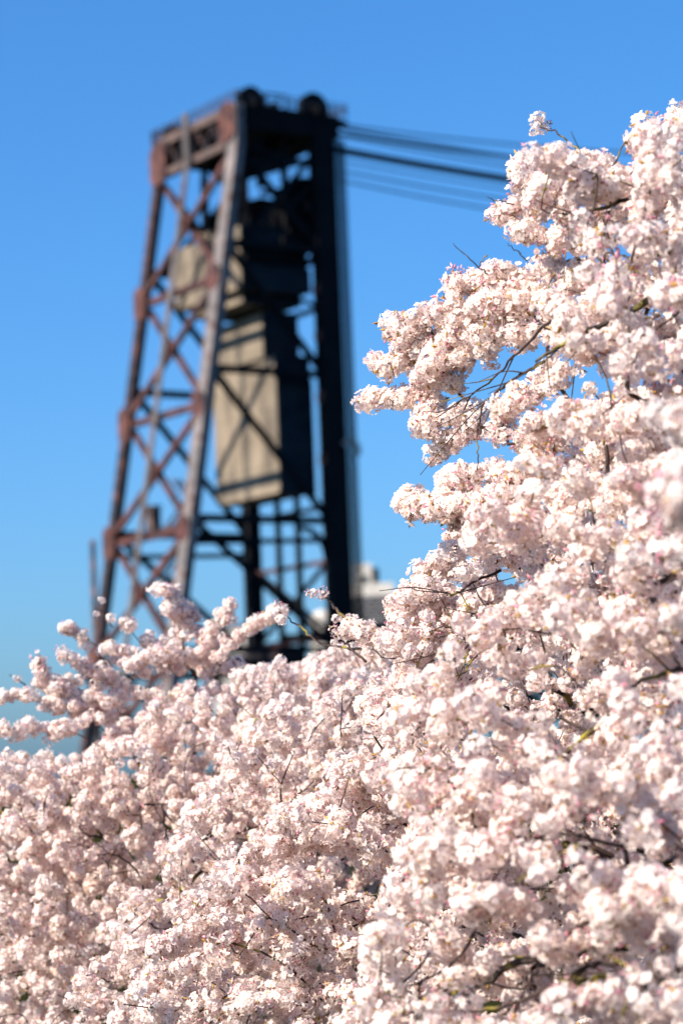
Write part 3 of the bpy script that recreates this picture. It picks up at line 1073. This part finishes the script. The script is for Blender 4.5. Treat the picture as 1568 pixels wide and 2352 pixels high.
def grow_tree(seed, base, fork, limbs, sprays, regions, holes, bf=.35, thr=-.25, bares=()):
    rng = np.random.default_rng(seed)
    base, fork = np.array(base, float), np.array(fork, float)
    nodes, par = [base], [-1]
    for k in range(1, 6):
        t = k / 5
        nodes.append(base * (1 - t) + fork * t + rng.normal(0, .025, 3) * (1 if k < 5 else 0))
        par.append(len(nodes) - 2)
    fk = len(nodes) - 1
    for L in limbs:
        pts = np.vstack([fork[None], [at(*q) for q in L]])
        c = catmull(pts, 4)[1:]
        p = fk
        for q in c:
            nodes.append(q + rng.normal(0, .012, 3))
            par.append(p)
            p = len(nodes) - 1
    tg, garl = [], []
    for S in sprays:
        sf = S[0][3] if len(S[0]) > 3 else 1.0
        c = catmull([at(*q[:3]) for q in S], 6)
        L = np.linalg.norm(np.diff(c, axis=0), axis=1).sum()
        idx = np.unique(np.linspace(0, len(c) - 1, max(2, int(L / .10) + 1)).astype(int))
        for i in idx:
            tg.append(c[i] + rng.normal(0, .012, 3))
        cc = catmull([at(*q[:3]) for q in S], 24)
        n = max(2, int(L / .015))
        ph = rng.uniform(0, 6.28)
        for k, i in enumerate(np.linspace(0, len(cc) - 1, n).astype(int)):
            wv = math.sin(k * .5 + ph) + .5 * math.sin(k * .23 + 2 * ph)
            if wv < -.55 and rng.random() < .75:
                continue
            fat = sf * min(1, .3 + k / 16) * (1.05 + .35 * wv)
            garl.append((cc[i] + rng.normal(0, 1, 3) * np.array((.019, .024, .019)) * fat, float(np.clip(rng.normal(.84, .18), .5, 1.25))))
    cell = {}
    for (poly, d0, d1, spc, num) in regions:
        xs, ys = [q[0] for q in poly], [q[1] for q in poly]
        tries = 0
        got = 0
        while got < num and tries < num * 30:
            tries += 1
            x, y = rng.uniform(min(xs), max(xs)), rng.uniform(min(ys), max(ys))
            if not in_poly(x, y, poly) or any(in_poly(x, y, h) for h in holes):
                continue
            dd0 = d0(x, y) if callable(d0) else d0
            dd1 = d1(x, y) if callable(d1) else d1
            p = at(x, y, rng.uniform(dd0, dd1))
            if clump(p, seed) < thr:
                continue
            key = tuple((p // spc).astype(int))
            near = [q for dx in (-1, 0, 1) for dy in (-1, 0, 1) for dz in (-1, 0, 1) for q in cell.get((key[0] + dx, key[1] + dy, key[2] + dz), ())]
            if near and min(np.linalg.norm(p - q) for q in near) < spc:
                continue
            cell.setdefault(key, []).append(p)
            tg.append(p)
            got += 1
    tg = np.array(tg)
    nodes = list(nodes)
    path = [0.0]
    for i in range(1, len(nodes)):
        path.append(path[par[i]] + np.linalg.norm(nodes[i] - nodes[par[i]]))
    start = 4
    cost = np.full(len(tg), 1e9)
    bp = np.zeros(len(tg), int)
    for i in range(start, len(nodes)):
        d = np.linalg.norm(tg - nodes[i], axis=1)
        c = d + bf * (path[i] + d)
        m = c < cost
        cost[m], bp[m] = c[m], i
    open_ = np.ones(len(tg), bool)
    for _ in range(len(tg)):
        j = int(np.argmin(np.where(open_, cost, 1e18)))
        open_[j] = False
        p, pi = tg[j], int(bp[j])
        d = p - nodes[pi]
        L = np.linalg.norm(d)
        k = max(1, int(round(L / .14)))
        for s in range(1, k + 1):
            t = s / k
            sag = .06 * L * math.sin(math.pi * t)
            q = nodes[bp[j]] + d * t + np.array((0, 0, sag)) + (rng.normal(0, .012, 3) if s < k else 0)
            nodes.append(q)
            par.append(pi)
            path.append(path[pi] + L / k)
            pi = len(nodes) - 1
            dn = np.linalg.norm(tg - q, axis=1)
            c = dn + bf * (path[pi] + dn)
            m = open_ & (c < cost)
            cost[m], bp[m] = c[m], pi
    T = Tree()
    T.garl = garl
    T.bares, T.tipcl = [], []
    for pts_, r0, r1, nt in bares:
        c = catmull([at(*q) for q in pts_], 8)
        c[1:-1] += rng.normal(0, .0025, (len(c) - 2, 3))
        T.bares.append((c, np.linspace(r0, r1, len(c)), False))
        if r0 > .0055 and not nt:
            for k in range(rng.integers(4, 8)):
                i = int(rng.integers(2, len(c) - 2))
                dv = c[min(len(c) - 1, i + 3)] - c[i]
                dv = dv / np.linalg.norm(dv) + rng.normal(0, .55, 3) * np.array((1, .5, 1))
                dv /= np.linalg.norm(dv)
                L_ = rng.uniform(.10, .30)
                kk = dv + rng.normal(0, .35, 3)
                f = catmull([c[i], c[i] + dv * L_ * .5, c[i] + (dv * .5 + kk * .5) * L_], 5)
                T.bares.append((f, np.linspace(min(.0035, r0 * .5), .0012, len(f)), False))
        for k in range(nt):
            q = c[-1] + rng.normal(0, .024, 3) - (c[-1] - c[-2]) * .25 * k
            T.tipcl.append((q, float(rng.uniform(.42, .62))))
    T.nodes, T.par, T.rng, T.base, T.fk = np.array(nodes), par, rng, base, fk
    n = len(nodes)
    kids = [[] for _ in range(n)]
    for i in range(1, n):
        kids[par[i]].append(i)
    tips = np.zeros(n)
    for i in range(n - 1, -1, -1):
        if not kids[i]:
            tips[i] = 1
        if par[i] >= 0:
            tips[par[i]] += tips[i]
    T.kids, T.tips = kids, tips
    T.rad = .0024 * tips ** .43
    for i in range(fk + 1):
        T.rad[i] = max(T.rad[i], .085 + .05 * (1 - i / fk))
    return T


def chains(T):
    out = []
    stack = [(0, None)]
    while stack:
        s, p = stack.pop()
        ch = [s] if p is None else [p, s]
        cur = s
        while T.kids[cur]:
            ks = sorted(T.kids[cur], key=lambda k: -T.tips[k])
            for k in ks[1:]:
                stack.append((k, cur))
            cur = ks[0]
            ch.append(cur)
        out.append((ch, p is not None))
    return out


def skeleton(T, r_flower, dens, gaps, bare=.12, csz=1.0):
    """smoothed tubes and the blossom cluster places along the thin ones"""
    rng = T.rng
    T.tubes, cl = [], []
    for ch, side in chains(T):
        P_ = T.nodes[ch]
        R_ = T.rad[ch].copy()
        if side:
            R_[0] = R_[1]
        sub = 3
        c = catmull(P_, sub)
        r = np.interp(np.linspace(0, 1, len(c)), np.linspace(0, 1, len(ch)), R_)
        if len(c) > 4:
            c[1:-1] += rng.normal(0, 1, (len(c) - 2, 3)) * np.minimum(r[1:-1], .006)[:, None] * .6
        T.tubes.append((c, r, ch[0] == 0))
        seg = np.linalg.norm(np.diff(c, axis=0), axis=1)
        s = np.concatenate([[0], np.cumsum(seg)])
        pos = rng.uniform(0, .05)
        ph = rng.uniform(0, 6.28)
        dn = dens * rng.uniform(.75, 1.25)
        while pos < s[-1]:
            i = min(len(c) - 1, np.searchsorted(s, pos))
            if r[i] < r_flower and rng.random() > bare and math.sin(pos * 9 + ph) > -.62:
                d = rng.normal(0, 1, 3)
                d[2] += .25
                d /= np.linalg.norm(d)
                cl.append((c[i] + d * rng.uniform(.006, .050), float(np.clip(rng.normal(.86, .18), .5, 1.25))))
            pos += .027 / dn * rng.uniform(.6, 1.4)
        if r[-1] < r_flower and rng.random() < .85:
            cl.append((c[-1], float(np.clip(rng.normal(.9, .15), .55, 1.2))))
    T.cl = [(q[0], q[1] * csz) for q in cl + T.garl if not in_gap(q[0], gaps)] + T.tipcl
    T.tubes = [t for t in T.tubes if t[2] or t[1].max() > .006 or np.mean([in_gap(q, gaps) for q in t[0][::3]]) < .4]
    T.tubes += T.bares
    return T


TREES = []
# --- near tree on the right: long sprays reaching left into the sky, and low boughs close to the lens
def dR(x, y):
    return 6.8 + 1.1 * min(1, max(0, (1568 - x) / 750)) - (.45 * max(0, min(1, (y - 1500) / 600)))


RS = [
    [(1175, 380, 7.9), (1250, 385, 7.8), (1370, 400, 7.7), (1480, 420, 7.5), (1600, 440, 7.3)],
    [(1190, 420, 7.7), (1280, 430, 7.6), (1400, 450, 7.4), (1560, 500, 7.2)],
    [(1142, 495, 7.9, .8), (1180, 480, 7.85), (1270, 485, 7.7), (1400, 510, 7.5)],
    [(1185, 535, 7.7), (1260, 545, 7.6), (1350, 560, 7.5), (1480, 580, 7.3)],
    [(1230, 460, 7.4), (1300, 380, 7.5), (1350, 370, 7.4)],
    [(1455, 330, 7.5), (1510, 290, 7.5), (1560, 275, 7.4), (1620, 300, 7.3)],
    [(1490, 370, 7.1), (1540, 380, 7.0), (1620, 390, 7.0)],
    [(1038, 650, 8.1, .8), (1085, 648, 8.0), (1150, 625, 7.9), (1240, 620, 7.8), (1380, 640, 7.6), (1560, 640, 7.4)],
    [(1110, 690, 7.9), (1220, 670, 7.8), (1350, 680, 7.5), (1560, 700, 7.2)],
    [(898, 756, 8.3, .8), (950, 745, 8.2), (1010, 715, 8.1), (1080, 700, 8.0), (1190, 690, 7.8)],
    [(905, 775, 8.3), (990, 780, 8.2), (1080, 755, 8.1), (1180, 735, 7.9), (1300, 730, 7.7), (1560, 770, 7.4)],
    [(862, 828, 8.4, .5), (895, 842, 8.35), (935, 815, 8.3), (980, 790, 8.2), (1050, 770, 8.1)],
    [(965, 870, 8.2), (1010, 845, 8.15), (1070, 820, 8.1), (1130, 790, 8.0), (1220, 770, 7.8), (1350, 790, 7.6)],
    [(985, 850, 8.1), (1060, 800, 8.1), (1120, 750, 8.0)],
    [(840, 918, 8.5, .35), (865, 912, 8.45), (910, 918, 8.4), (950, 905, 8.35), (1005, 900, 8.3)],
    [(960, 985, 8.3), (1000, 960, 8.25), (1050, 955, 8.2), (1085, 945, 8.1)],
    [(1003, 1050, 8.4, .6), (1030, 1020, 8.3), (1070, 1000, 8.2), (1085, 970, 8.1)],
    [(970, 950, 8.3), (1000, 915, 8.3), (1040, 900, 8.2)],
    [(1135, 1005, 8.0), (1150, 960, 7.95), (1190, 900, 7.9), (1260, 880, 7.8), (1310, 850, 7.7), (1400, 830, 7.5)],
    [(1165, 940, 7.9), (1240, 900, 7.8)],
    [(1215, 975, 7.6), (1270, 960, 7.55), (1340, 950, 7.5), (1440, 930, 7.3), (1580, 900, 7.1)],
    [(1190, 1020, 7.9), (1250, 1010, 7.8), (1350, 990, 7.6), (1560, 960, 7.2)],
    [(922, 1150, 8.4, .6), (935, 1150, 8.35), (965, 1160, 8.3), (1010, 1165, 8.2), (1060, 1160, 8.1), (1180, 1130, 7.9), (1350, 1080, 7.6)],
    [(1020, 1110, 8.2), (1090, 1095, 8.1), (1180, 1080, 7.9), (1300, 1050, 7.7), (1560, 1030, 7.2)],
    [(1030, 1190, 8.2), (1100, 1180, 8.1), (1220, 1150, 7.8), (1400, 1120, 7.4), (1580, 1090, 7.1)],
    [(1085, 1230, 8.1), (1160, 1220, 7.9), (1300, 1180, 7.6), (1480, 1150, 7.2)],
    [(1240, 690, 7.4), (1330, 720, 7.3), (1420, 690, 7.2)],
    [(1290, 790, 7.3), (1400, 800, 7.2), (1540, 830, 7.0)],
    [(1545, 1150, 4.7), (1580, 1165, 4.7), (1640, 1190, 4.9)],
    [(1545, 960, 5.6), (1590, 965, 5.5), (1650, 980, 5.6)],
    [(1345, 445, 7.0), (1370, 440, 7.0), (1420, 430, 7.1)],
    [(1330, 1790, 5.9), (1380, 1800, 5.9), (1450, 1820, 6.0)],
    [(1480, 2020, 5.7), (1540, 2040, 5.6), (1600, 2080, 5.7)],
    [(1370, 2080, 5.8), (1420, 2110, 5.8), (1500, 2120, 5.9)],
    [(1080, 2100, 6.3), (1130, 2080, 6.3), (1200, 2090, 6.4)],
    [(1290, 2280, 5.9), (1360, 2300, 5.9), (1450, 2310, 6.0)],
]
R_up = [(1250, 360), (1330, 375), (1440, 380), (1480, 310), (1540, 270), (1620, 250), (1640, 1260), (1100, 1250), (1090, 1180), (1200, 1120), (1230, 1060), (1280, 1000), (1290, 900), (1360, 830), (1290, 740),
        (1290, 660), (1320, 600), (1290, 500), (1240, 420)]
R_lo = [(1030, 1480), (1180, 1400), (1300, 1300), (1640, 1200), (1640, 2420), (760, 2420), (840, 2250), (900, 2080), (960, 1900), (860, 1780), (900, 1650), (960, 1560)]
R_holes = [[(1375, 545), (1440, 530), (1450, 575), (1390, 590)], [(1290, 850), (1350, 850), (1345, 925), (1285, 925)], [(1440, 855), (1500, 860), (1495, 895), (1440, 890)],
           [(1440, 690), (1560, 690), (1560, 725), (1450, 730)], [(1230, 640), (1290, 660), (1260, 690)], [(1150, 1010), (1200, 1000), (1190, 1090), (1150, 1080)]]
tr = grow_tree(5, (2.75, 7.0, -1.35), (2.45, 7.1, .35),
               [[(1900, 1500, 7.1), (1650, 1150, 7.2), (1480, 800, 7.4), (1300, 560, 7.6)],
                [(1850, 1500, 7.1), (1600, 1250, 7.2), (1350, 1100, 7.6), (1150, 1120, 7.9)],
                [(1900, 1700, 7.0), (1600, 1750, 6.8), (1300, 1850, 6.9), (1050, 2000, 7.1)],
                [(1850, 1600, 7.1), (1600, 1480, 7.0), (1350, 1500, 7.2)],
                [(1900, 2000, 6.9), (1500, 2150, 6.7), (1200, 2220, 6.9)]],
               RS,
               [(R_up, lambda x, y: dR(x, y) - .55, lambda x, y: dR(x, y) + .5, .14, 380),
                (R_lo, lambda x, y: dR(x, y) - .9, lambda x, y: dR(x, y) + .75, .13, 720)], R_holes, thr=-.14, bares=[
                   ([(1400, 400, 7.7), (1330, 345, 7.8), (1275, 302, 7.85), (1235, 288, 7.9)], .004, .0022, 4),
                   ([(1120, 630, 7.6), (1085, 600, 7.6), (1040, 558, 7.6)], .003, .0012, 0),
                   ([(1100, 612, 7.6), (1112, 592, 7.6), (1120, 584, 7.6)], .002, .0012, 0),
                   ([(1210, 600, 7.6), (1190, 580, 7.6), (1165, 557, 7.6)], .003, .0012, 0),
                   ([(1180, 470, 7.7), (1140, 460, 7.7), (1118, 452, 7.7)], .003, .0012, 0),
                   ([(1300, 700, 7.3), (1200, 800, 7.8), (1120, 880, 8.0), (1000, 960, 8.1)], .006, .002, 0),
                   ([(1250, 830, 7.7), (1180, 870, 7.9), (1110, 930, 8.0), (1097, 1010, 8.0), (1095, 1080, 8.0)], .006, .002, 0),
                   ([(1560, 640, 6.9), (1440, 720, 7.0), (1330, 770, 7.1), (1230, 830, 7.2)], .013, .004, 0),
                   ([(1600, 560, 6.9), (1480, 590, 7.0), (1390, 580, 7.1)], .008, .003, 0),
                   ([(1600, 400, 6.9), (1480, 440, 7.0), (1370, 480, 7.1), (1290, 490, 7.2)], .010, .003, 0),
                   ([(1440, 2175, 6.15), (1317, 2182, 6.4), (1177, 2217, 6.6), (1119, 2252, 6.7), (1002, 2301, 6.8), (880, 2345, 6.9)], .015, .006, 0),
                   ([(1400, 2240, 6.2), (1280, 2272, 6.3), (1119, 2319, 6.5), (1002, 2325, 6.6)], .008, .003, 0),
                   ([(1600, 2170, 5.7), (1540, 2240, 5.7), (1480, 2260, 5.75), (1440, 2300, 5.8)], .010, .004, 0),
                   ([(1600, 1290, 6.6), (1500, 1345, 6.7), (1420, 1395, 6.8), (1370, 1400, 6.85)], .009, .003, 0),
                   ([(1600, 1530, 6.3), (1480, 1560, 6.4), (1390, 1620, 6.5)], .008, .003, 0),
                   ([(1350, 2120, 6.2), (1290, 2160, 6.3), (1230, 2230, 6.4), (1180, 2330, 6.5)], .007, .003, 0),
                   ([(1420, 2210, 6.1), (1330, 2230, 6.2), (1260, 2300, 6.3), (1230, 2350, 6.3)], .008, .003, 0),
                   ([(1130, 2060, 6.6), (1060, 2190, 6.7), (1000, 2240, 6.8), (930, 2270, 6.8)], .006, .002, 0)])
TREES.append((skeleton(tr, .0072, 1.05, SKY_R + R_holes), 'cherry tree with pale pink blossom sprays reaching left into the blue sky', 'near'))
# --- middle tree in the plane of focus
M_poly = [(1045, 1225), (1000, 1275), (955, 1315), (925, 1370), (893, 1425), (905, 1465), (965, 1480), (930, 1545), (840, 1615), (835, 1650), (900, 1680), (740, 1800), (640, 1880), (560, 1960), (440, 2060), (360, 2180), (280, 2300), (240, 2420),
          (1640, 2420), (1640, 1150), (1400, 1180), (1200, 1200)]
MS = [
    [(893, 1435, 8.75), (940, 1425, 8.75), (1000, 1400, 8.8), (1080, 1370, 8.85)],
    [(905, 1470, 8.6), (960, 1450, 8.65), (1020, 1430, 8.7)],
    [(930, 1375, 8.7), (980, 1350, 8.7), (1040, 1320, 8.75), (1120, 1290, 8.8)],
    [(965, 1315, 8.75), (1020, 1300, 8.75), (1080, 1260, 8.8), (1150, 1240, 8.9)],
    [(1040, 1235, 8.8), (1100, 1240, 8.8), (1180, 1230, 8.9)],
    [(835, 1622, 8.6), (880, 1600, 8.65), (930, 1570, 8.7), (990, 1540, 8.75)],
    [(855, 1655, 8.5), (920, 1630, 8.55), (1000, 1600, 8.6)],
    [(960, 1500, 8.7), (1000, 1480, 8.7), (1060, 1450, 8.8)],
    [(620, 1900, 8.6), (680, 1880, 8.65), (760, 1850, 8.7), (850, 1820, 8.8)],
    [(560, 1965, 8.5), (640, 1950, 8.6), (760, 1930, 8.7)],
    [(440, 2065, 8.6), (520, 2050, 8.65), (640, 2030, 8.7)],
    [(370, 2170, 8.5), (460, 2150, 8.6), (600, 2130, 8.7)],
    [(800, 1450, 9.4), (850, 1450, 9.3), (880, 1500, 9.3)],
]
tr = grow_tree(8, (1.15, 9.75, -1.4), (1.0, 9.6, .0),
               [[(1350, 1750, 9.3), (1200, 1520, 9.0), (1060, 1420, 8.9), (960, 1480, 8.75)],
                [(1250, 1850, 9.3), (1000, 1800, 9.0), (800, 1880, 8.8)],
                [(1300, 2050, 9.4), (950, 2050, 9.0), (650, 2120, 8.8)],
                [(1450, 1700, 9.4), (1400, 1450, 9.2), (1350, 1280, 9.1)],
                [(1300, 2200, 9.2), (1000, 2240, 8.8), (700, 2300, 8.6)]],
               MS, [(M_poly, 8.3, 9.9, .15, 1250)], [[(1000, 1440), (1150, 1400), (1170, 1440), (1060, 1530), (990, 1600), (930, 1590)]], bares=[
                   ([(1260, 1405, 8.5), (1163, 1423, 8.4), (1076, 1458, 8.35), (1040, 1505, 8.3), (990, 1581, 8.25)], .012, .0035, 0),
                   ([(1200, 1425, 8.5), (1110, 1450, 8.4), (1020, 1500, 8.3), (960, 1545, 8.25), (925, 1582, 8.2)], .009, .002, 0),
                   ([(1180, 1440, 8.5), (1090, 1485, 8.4), (1050, 1525, 8.35), (1005, 1565, 8.3)], .006, .002, 0),
                   ([(1180, 1450, 8.5), (1100, 1500, 8.4), (1065, 1545, 8.35), (1030, 1560, 8.3)], .005, .002, 0),
                   ([(1076, 1458, 8.35), (1040, 1462, 8.3), (1001, 1464, 8.25)], .005, .002, 0),
                   ([(1060, 1452, 8.35), (1030, 1440, 8.3), (985, 1450, 8.25)], .004, .0015, 0),
                   ([(1076, 1458, 8.35), (1070, 1430, 8.35), (1100, 1400, 8.35), (1120, 1395, 8.35)], .005, .002, 0),
                   ([(1150, 1310, 8.4), (1090, 1335, 8.35), (1045, 1365, 8.3), (1020, 1360, 8.3)], .006, .002, 0),
                   ([(860, 1490, 9.3), (800, 1428, 9.5), (760, 1385, 9.6), (735, 1352, 9.6)], .009, .005, 4),
                   ([(840, 1520, 9.4), (800, 1485, 9.5), (775, 1452, 9.5)], .006, .004, 4),
                   ([(960, 1370, 8.6), (930, 1365, 8.6), (915, 1366, 8.6)], .003, .0012, 0),
                   ([(830, 1490, 9.4), (740, 1480, 10.0), (690, 1440, 10.2), (640, 1405, 10.2)], .006, .003, 3)])
TREES.append((skeleton(tr, .0066, 1.15, SKY_M), 'cherry tree with sharply seen white and pink blossom in the middle of the photo', 'middle'))
# --- farther tree on the left
L_poly = [(-40, 1745), (60, 1735), (170, 1745), (240, 1700), (300, 1660), (340, 1620), (420, 1590), (520, 1570), (600, 1535), (700, 1525), (760, 1500), (850, 1480), (940, 1500), (1000, 1600), (1000, 2420), (-40, 2420)]
LS = [
    [(5, 1603, 12.0, .6), (45, 1600, 12.0), (100, 1610, 12.0), (160, 1630, 12.1), (240, 1650, 12.2)],
    [(84, 1526, 12.0, .6), (100, 1545, 12.0), (130, 1575, 12.0), (190, 1600, 12.1)],
    [(90, 1570, 12.1), (150, 1590, 12.1), (230, 1630, 12.2)],
    [(146, 1443, 12.2, .5), (165, 1450, 12.2), (205, 1480, 12.2), (260, 1510, 12.3), (320, 1550, 12.3)],
    [(146, 1500, 12.0, .5), (170, 1515, 12.0), (220, 1545, 12.1), (300, 1580, 12.2)],
    [(240, 1490, 12.2), (290, 1500, 12.2), (350, 1520, 12.3), (420, 1540, 12.4)],
    [(288, 1430, 12.3, .7), (310, 1450, 12.3), (360, 1480, 12.4), (420, 1500, 12.4)],
    [(364, 1352, 12.2, .8), (400, 1360, 12.2), (430, 1395, 12.3), (450, 1440, 12.3), (500, 1500, 12.4)],
    [(390, 1400, 12.2), (440, 1430, 12.3), (480, 1480, 12.3)],
    [(530, 1380, 12.1, .7), (520, 1410, 12.1), (490, 1450, 12.2), (470, 1500, 12.2)],
    [(645, 1398, 11.9, .7), (615, 1420, 11.9), (580, 1445, 12.0), (530, 1475, 12.1), (480, 1520, 12.2)],
    [(300, 1530, 12.0), (380, 1500, 12.1), (460, 1520, 12.2), (540, 1540, 12.3)],
    [(130, 1690, 11.9), (160, 1670, 11.9), (220, 1650, 12.0)],
    [(-20, 1680, 11.8), (30, 1665, 11.8), (60, 1675, 11.9)],
    [(170, 1620, 12.0), (230, 1600, 12.1), (330, 1600, 12.2), (420, 1590, 12.3)],
    [(250, 1690, 12.0), (300, 1660, 12.1), (380, 1640, 12.2)],
]
tr = grow_tree(3, (-1.0, 13.3, -1.45), (-.95, 13.2, -.1),
               [[(330, 1800, 12.9), (250, 1640, 12.3), (150, 1570, 12.1)],
                [(450, 1750, 12.9), (440, 1560, 12.4), (400, 1420, 12.3)],
                [(550, 1800, 12.9), (650, 1650, 12.4), (760, 1560, 12.2)],
                [(250, 1950, 12.8), (80, 1880, 12.2)],
                [(600, 2000, 12.6), (780, 1850, 12.0), (880, 1760, 11.8)],
                [(400, 2100, 12.3), (250, 2200, 11.6)]],
               LS, [(L_poly, 11.2, 13.4, .15, 2300), ([(560, 1650), (900, 1530), (930, 1850), (620, 2120), (420, 2420), (60, 2420), (260, 2150)], 9.9, 11.3, .15, 420)], [], thr=-.9, bares=[
                   ([(640, 1858, 11.5), (520, 1850, 11.3), (450, 1848, 11.3), (330, 1848, 11.4)], .009, .005, 0),
                   ([(372, 1850, 11.1), (378, 1890, 11.1), (380, 1945, 11.5)], .006, .004, 0),
                   ([(260, 1440, 12.3), (240, 1415, 12.3), (230, 1402, 12.3)], .004, .002, 3),
                   ([(60, 1575, 12.2), (40, 1560, 12.2), (22, 1549, 12.2)], .004, .002, 2)])
TREES.append((skeleton(tr, .0068, 1.5, SKY_L, csz=.84), 'softly blurred farther cherry tree in blossom at lower left, below the tower', 'far'))

# which clusters show most from the photographer's place (those become parts of their own)
allc = [(ti, p, s) for ti, (T, _, _) in enumerate(TREES) for (p, s) in T.cl]
PX = np.array([p for _, p, _ in allc])
u, v, zdep = proj(PX)
SC = 0.3
ids = np.full((int(2352 * SC), int(1568 * SC)), -1)
order = np.argsort(-zdep)
Hh, Ww = ids.shape
for i in order:
    r = max(1.0, .031 * allc[i][2] * FPX / zdep[i] * SC)
    x, y = u[i] * SC, v[i] * SC
    x0, x1, y0, y1 = int(max(0, x - r)), int(min(Ww, x + r + 1)), int(max(0, y - r)), int(min(Hh, y + r + 1))
    if x1 <= x0 or y1 <= y0:
        continue
    yy, xx = np.ogrid[y0:y1, x0:x1]
    ids[y0:y1, x0:x1][(xx - x) ** 2 + (yy - y) ** 2 <= r * r] = i
vis = np.bincount(ids[ids >= 0].ravel(), minlength=len(allc))
off = 0
for ti, (T, label, nm) in enumerate(TREES):
    rng = T.rng
    n = len(T.cl)
    vs_ = vis[off:off + n]
    off += n
    root = empty('cherry_tree', T.base)
    tag(root, label, 'tree', 'cherry trees in blossom')
    tw = MB(T.base)
    for c, r, is_trunk in T.tubes:
        big = r.max() > .0125
        if is_trunk:
            k = int(np.argmax(np.cumsum(np.linalg.norm(np.diff(c, axis=0), axis=1)) > np.linalg.norm(T.nodes[T.fk] - T.base))) + 1
            m = MB(T.base)
            m.tube(c[:k + 1], r[:k + 1], 12)
            m.build('trunk', M['bark'], root, True)
            m = MB(T.base)
            m.tube(c[k:], r[k:], 8)
            m.build('limb', M['bark'], root, True)
        elif big:
            m = MB(T.base)
            m.tube(c, r, 8)
            m.build('limb', M['bark'], root, True)
        else:
            tw.tube(c, r, 4 if r.max() < .004 else 5)
    tag(tw.build('twigs', M['twig'], root, True), kind='stuff')
    pts = np.array([p for p, _ in T.cl])
    sc_ = np.array([s for _, s in T.cl])[:, None] * rng.uniform(.82, 1.2, (n, 3))
    rot = rng.uniform(0, 2 * math.pi, (n, 3))
    var = rng.choice(len(CL), n, p=CLP / CLP.sum())
    small = sc_.mean(1) < .6
    var[small] = rng.choice((3, 4, 7), int(small.sum()))
    top = set(np.argsort(-vs_)[:300].tolist())
    for i in top:
        o = bpy.data.objects.new('blossom_cluster', CL[var[i]])
        o.location = pts[i] - T.base
        o.rotation_euler = rot[i]
        o.scale = sc_[i]
        o.parent = root
        C.objects.link(o)
    rest = np.array([i for i in range(n) if i not in top])
    me = bpy.data.meshes.new('blossoms')
    me.from_pydata([tuple(q) for q in (pts[rest] - T.base)], [], [])
    me.attributes.new('rot', 'FLOAT_VECTOR', 'POINT').data.foreach_set('vector', rot[rest].astype(np.float32).ravel())
    me.attributes.new('scl', 'FLOAT_VECTOR', 'POINT').data.foreach_set('vector', sc_[rest].astype(np.float32).ravel())
    me.attributes.new('var', 'INT', 'POINT').data.foreach_set('value', var[rest].astype(np.int32))
    o = bpy.data.objects.new('blossoms', me)
    C.objects.link(o)
    o.parent = root
    md = o.modifiers.new('scatter', 'NODES')
    md.node_group = SCATTER
    tag(o, kind='stuff')
    print('TREE', nm, 'nodes', len(T.nodes), 'clusters', n)
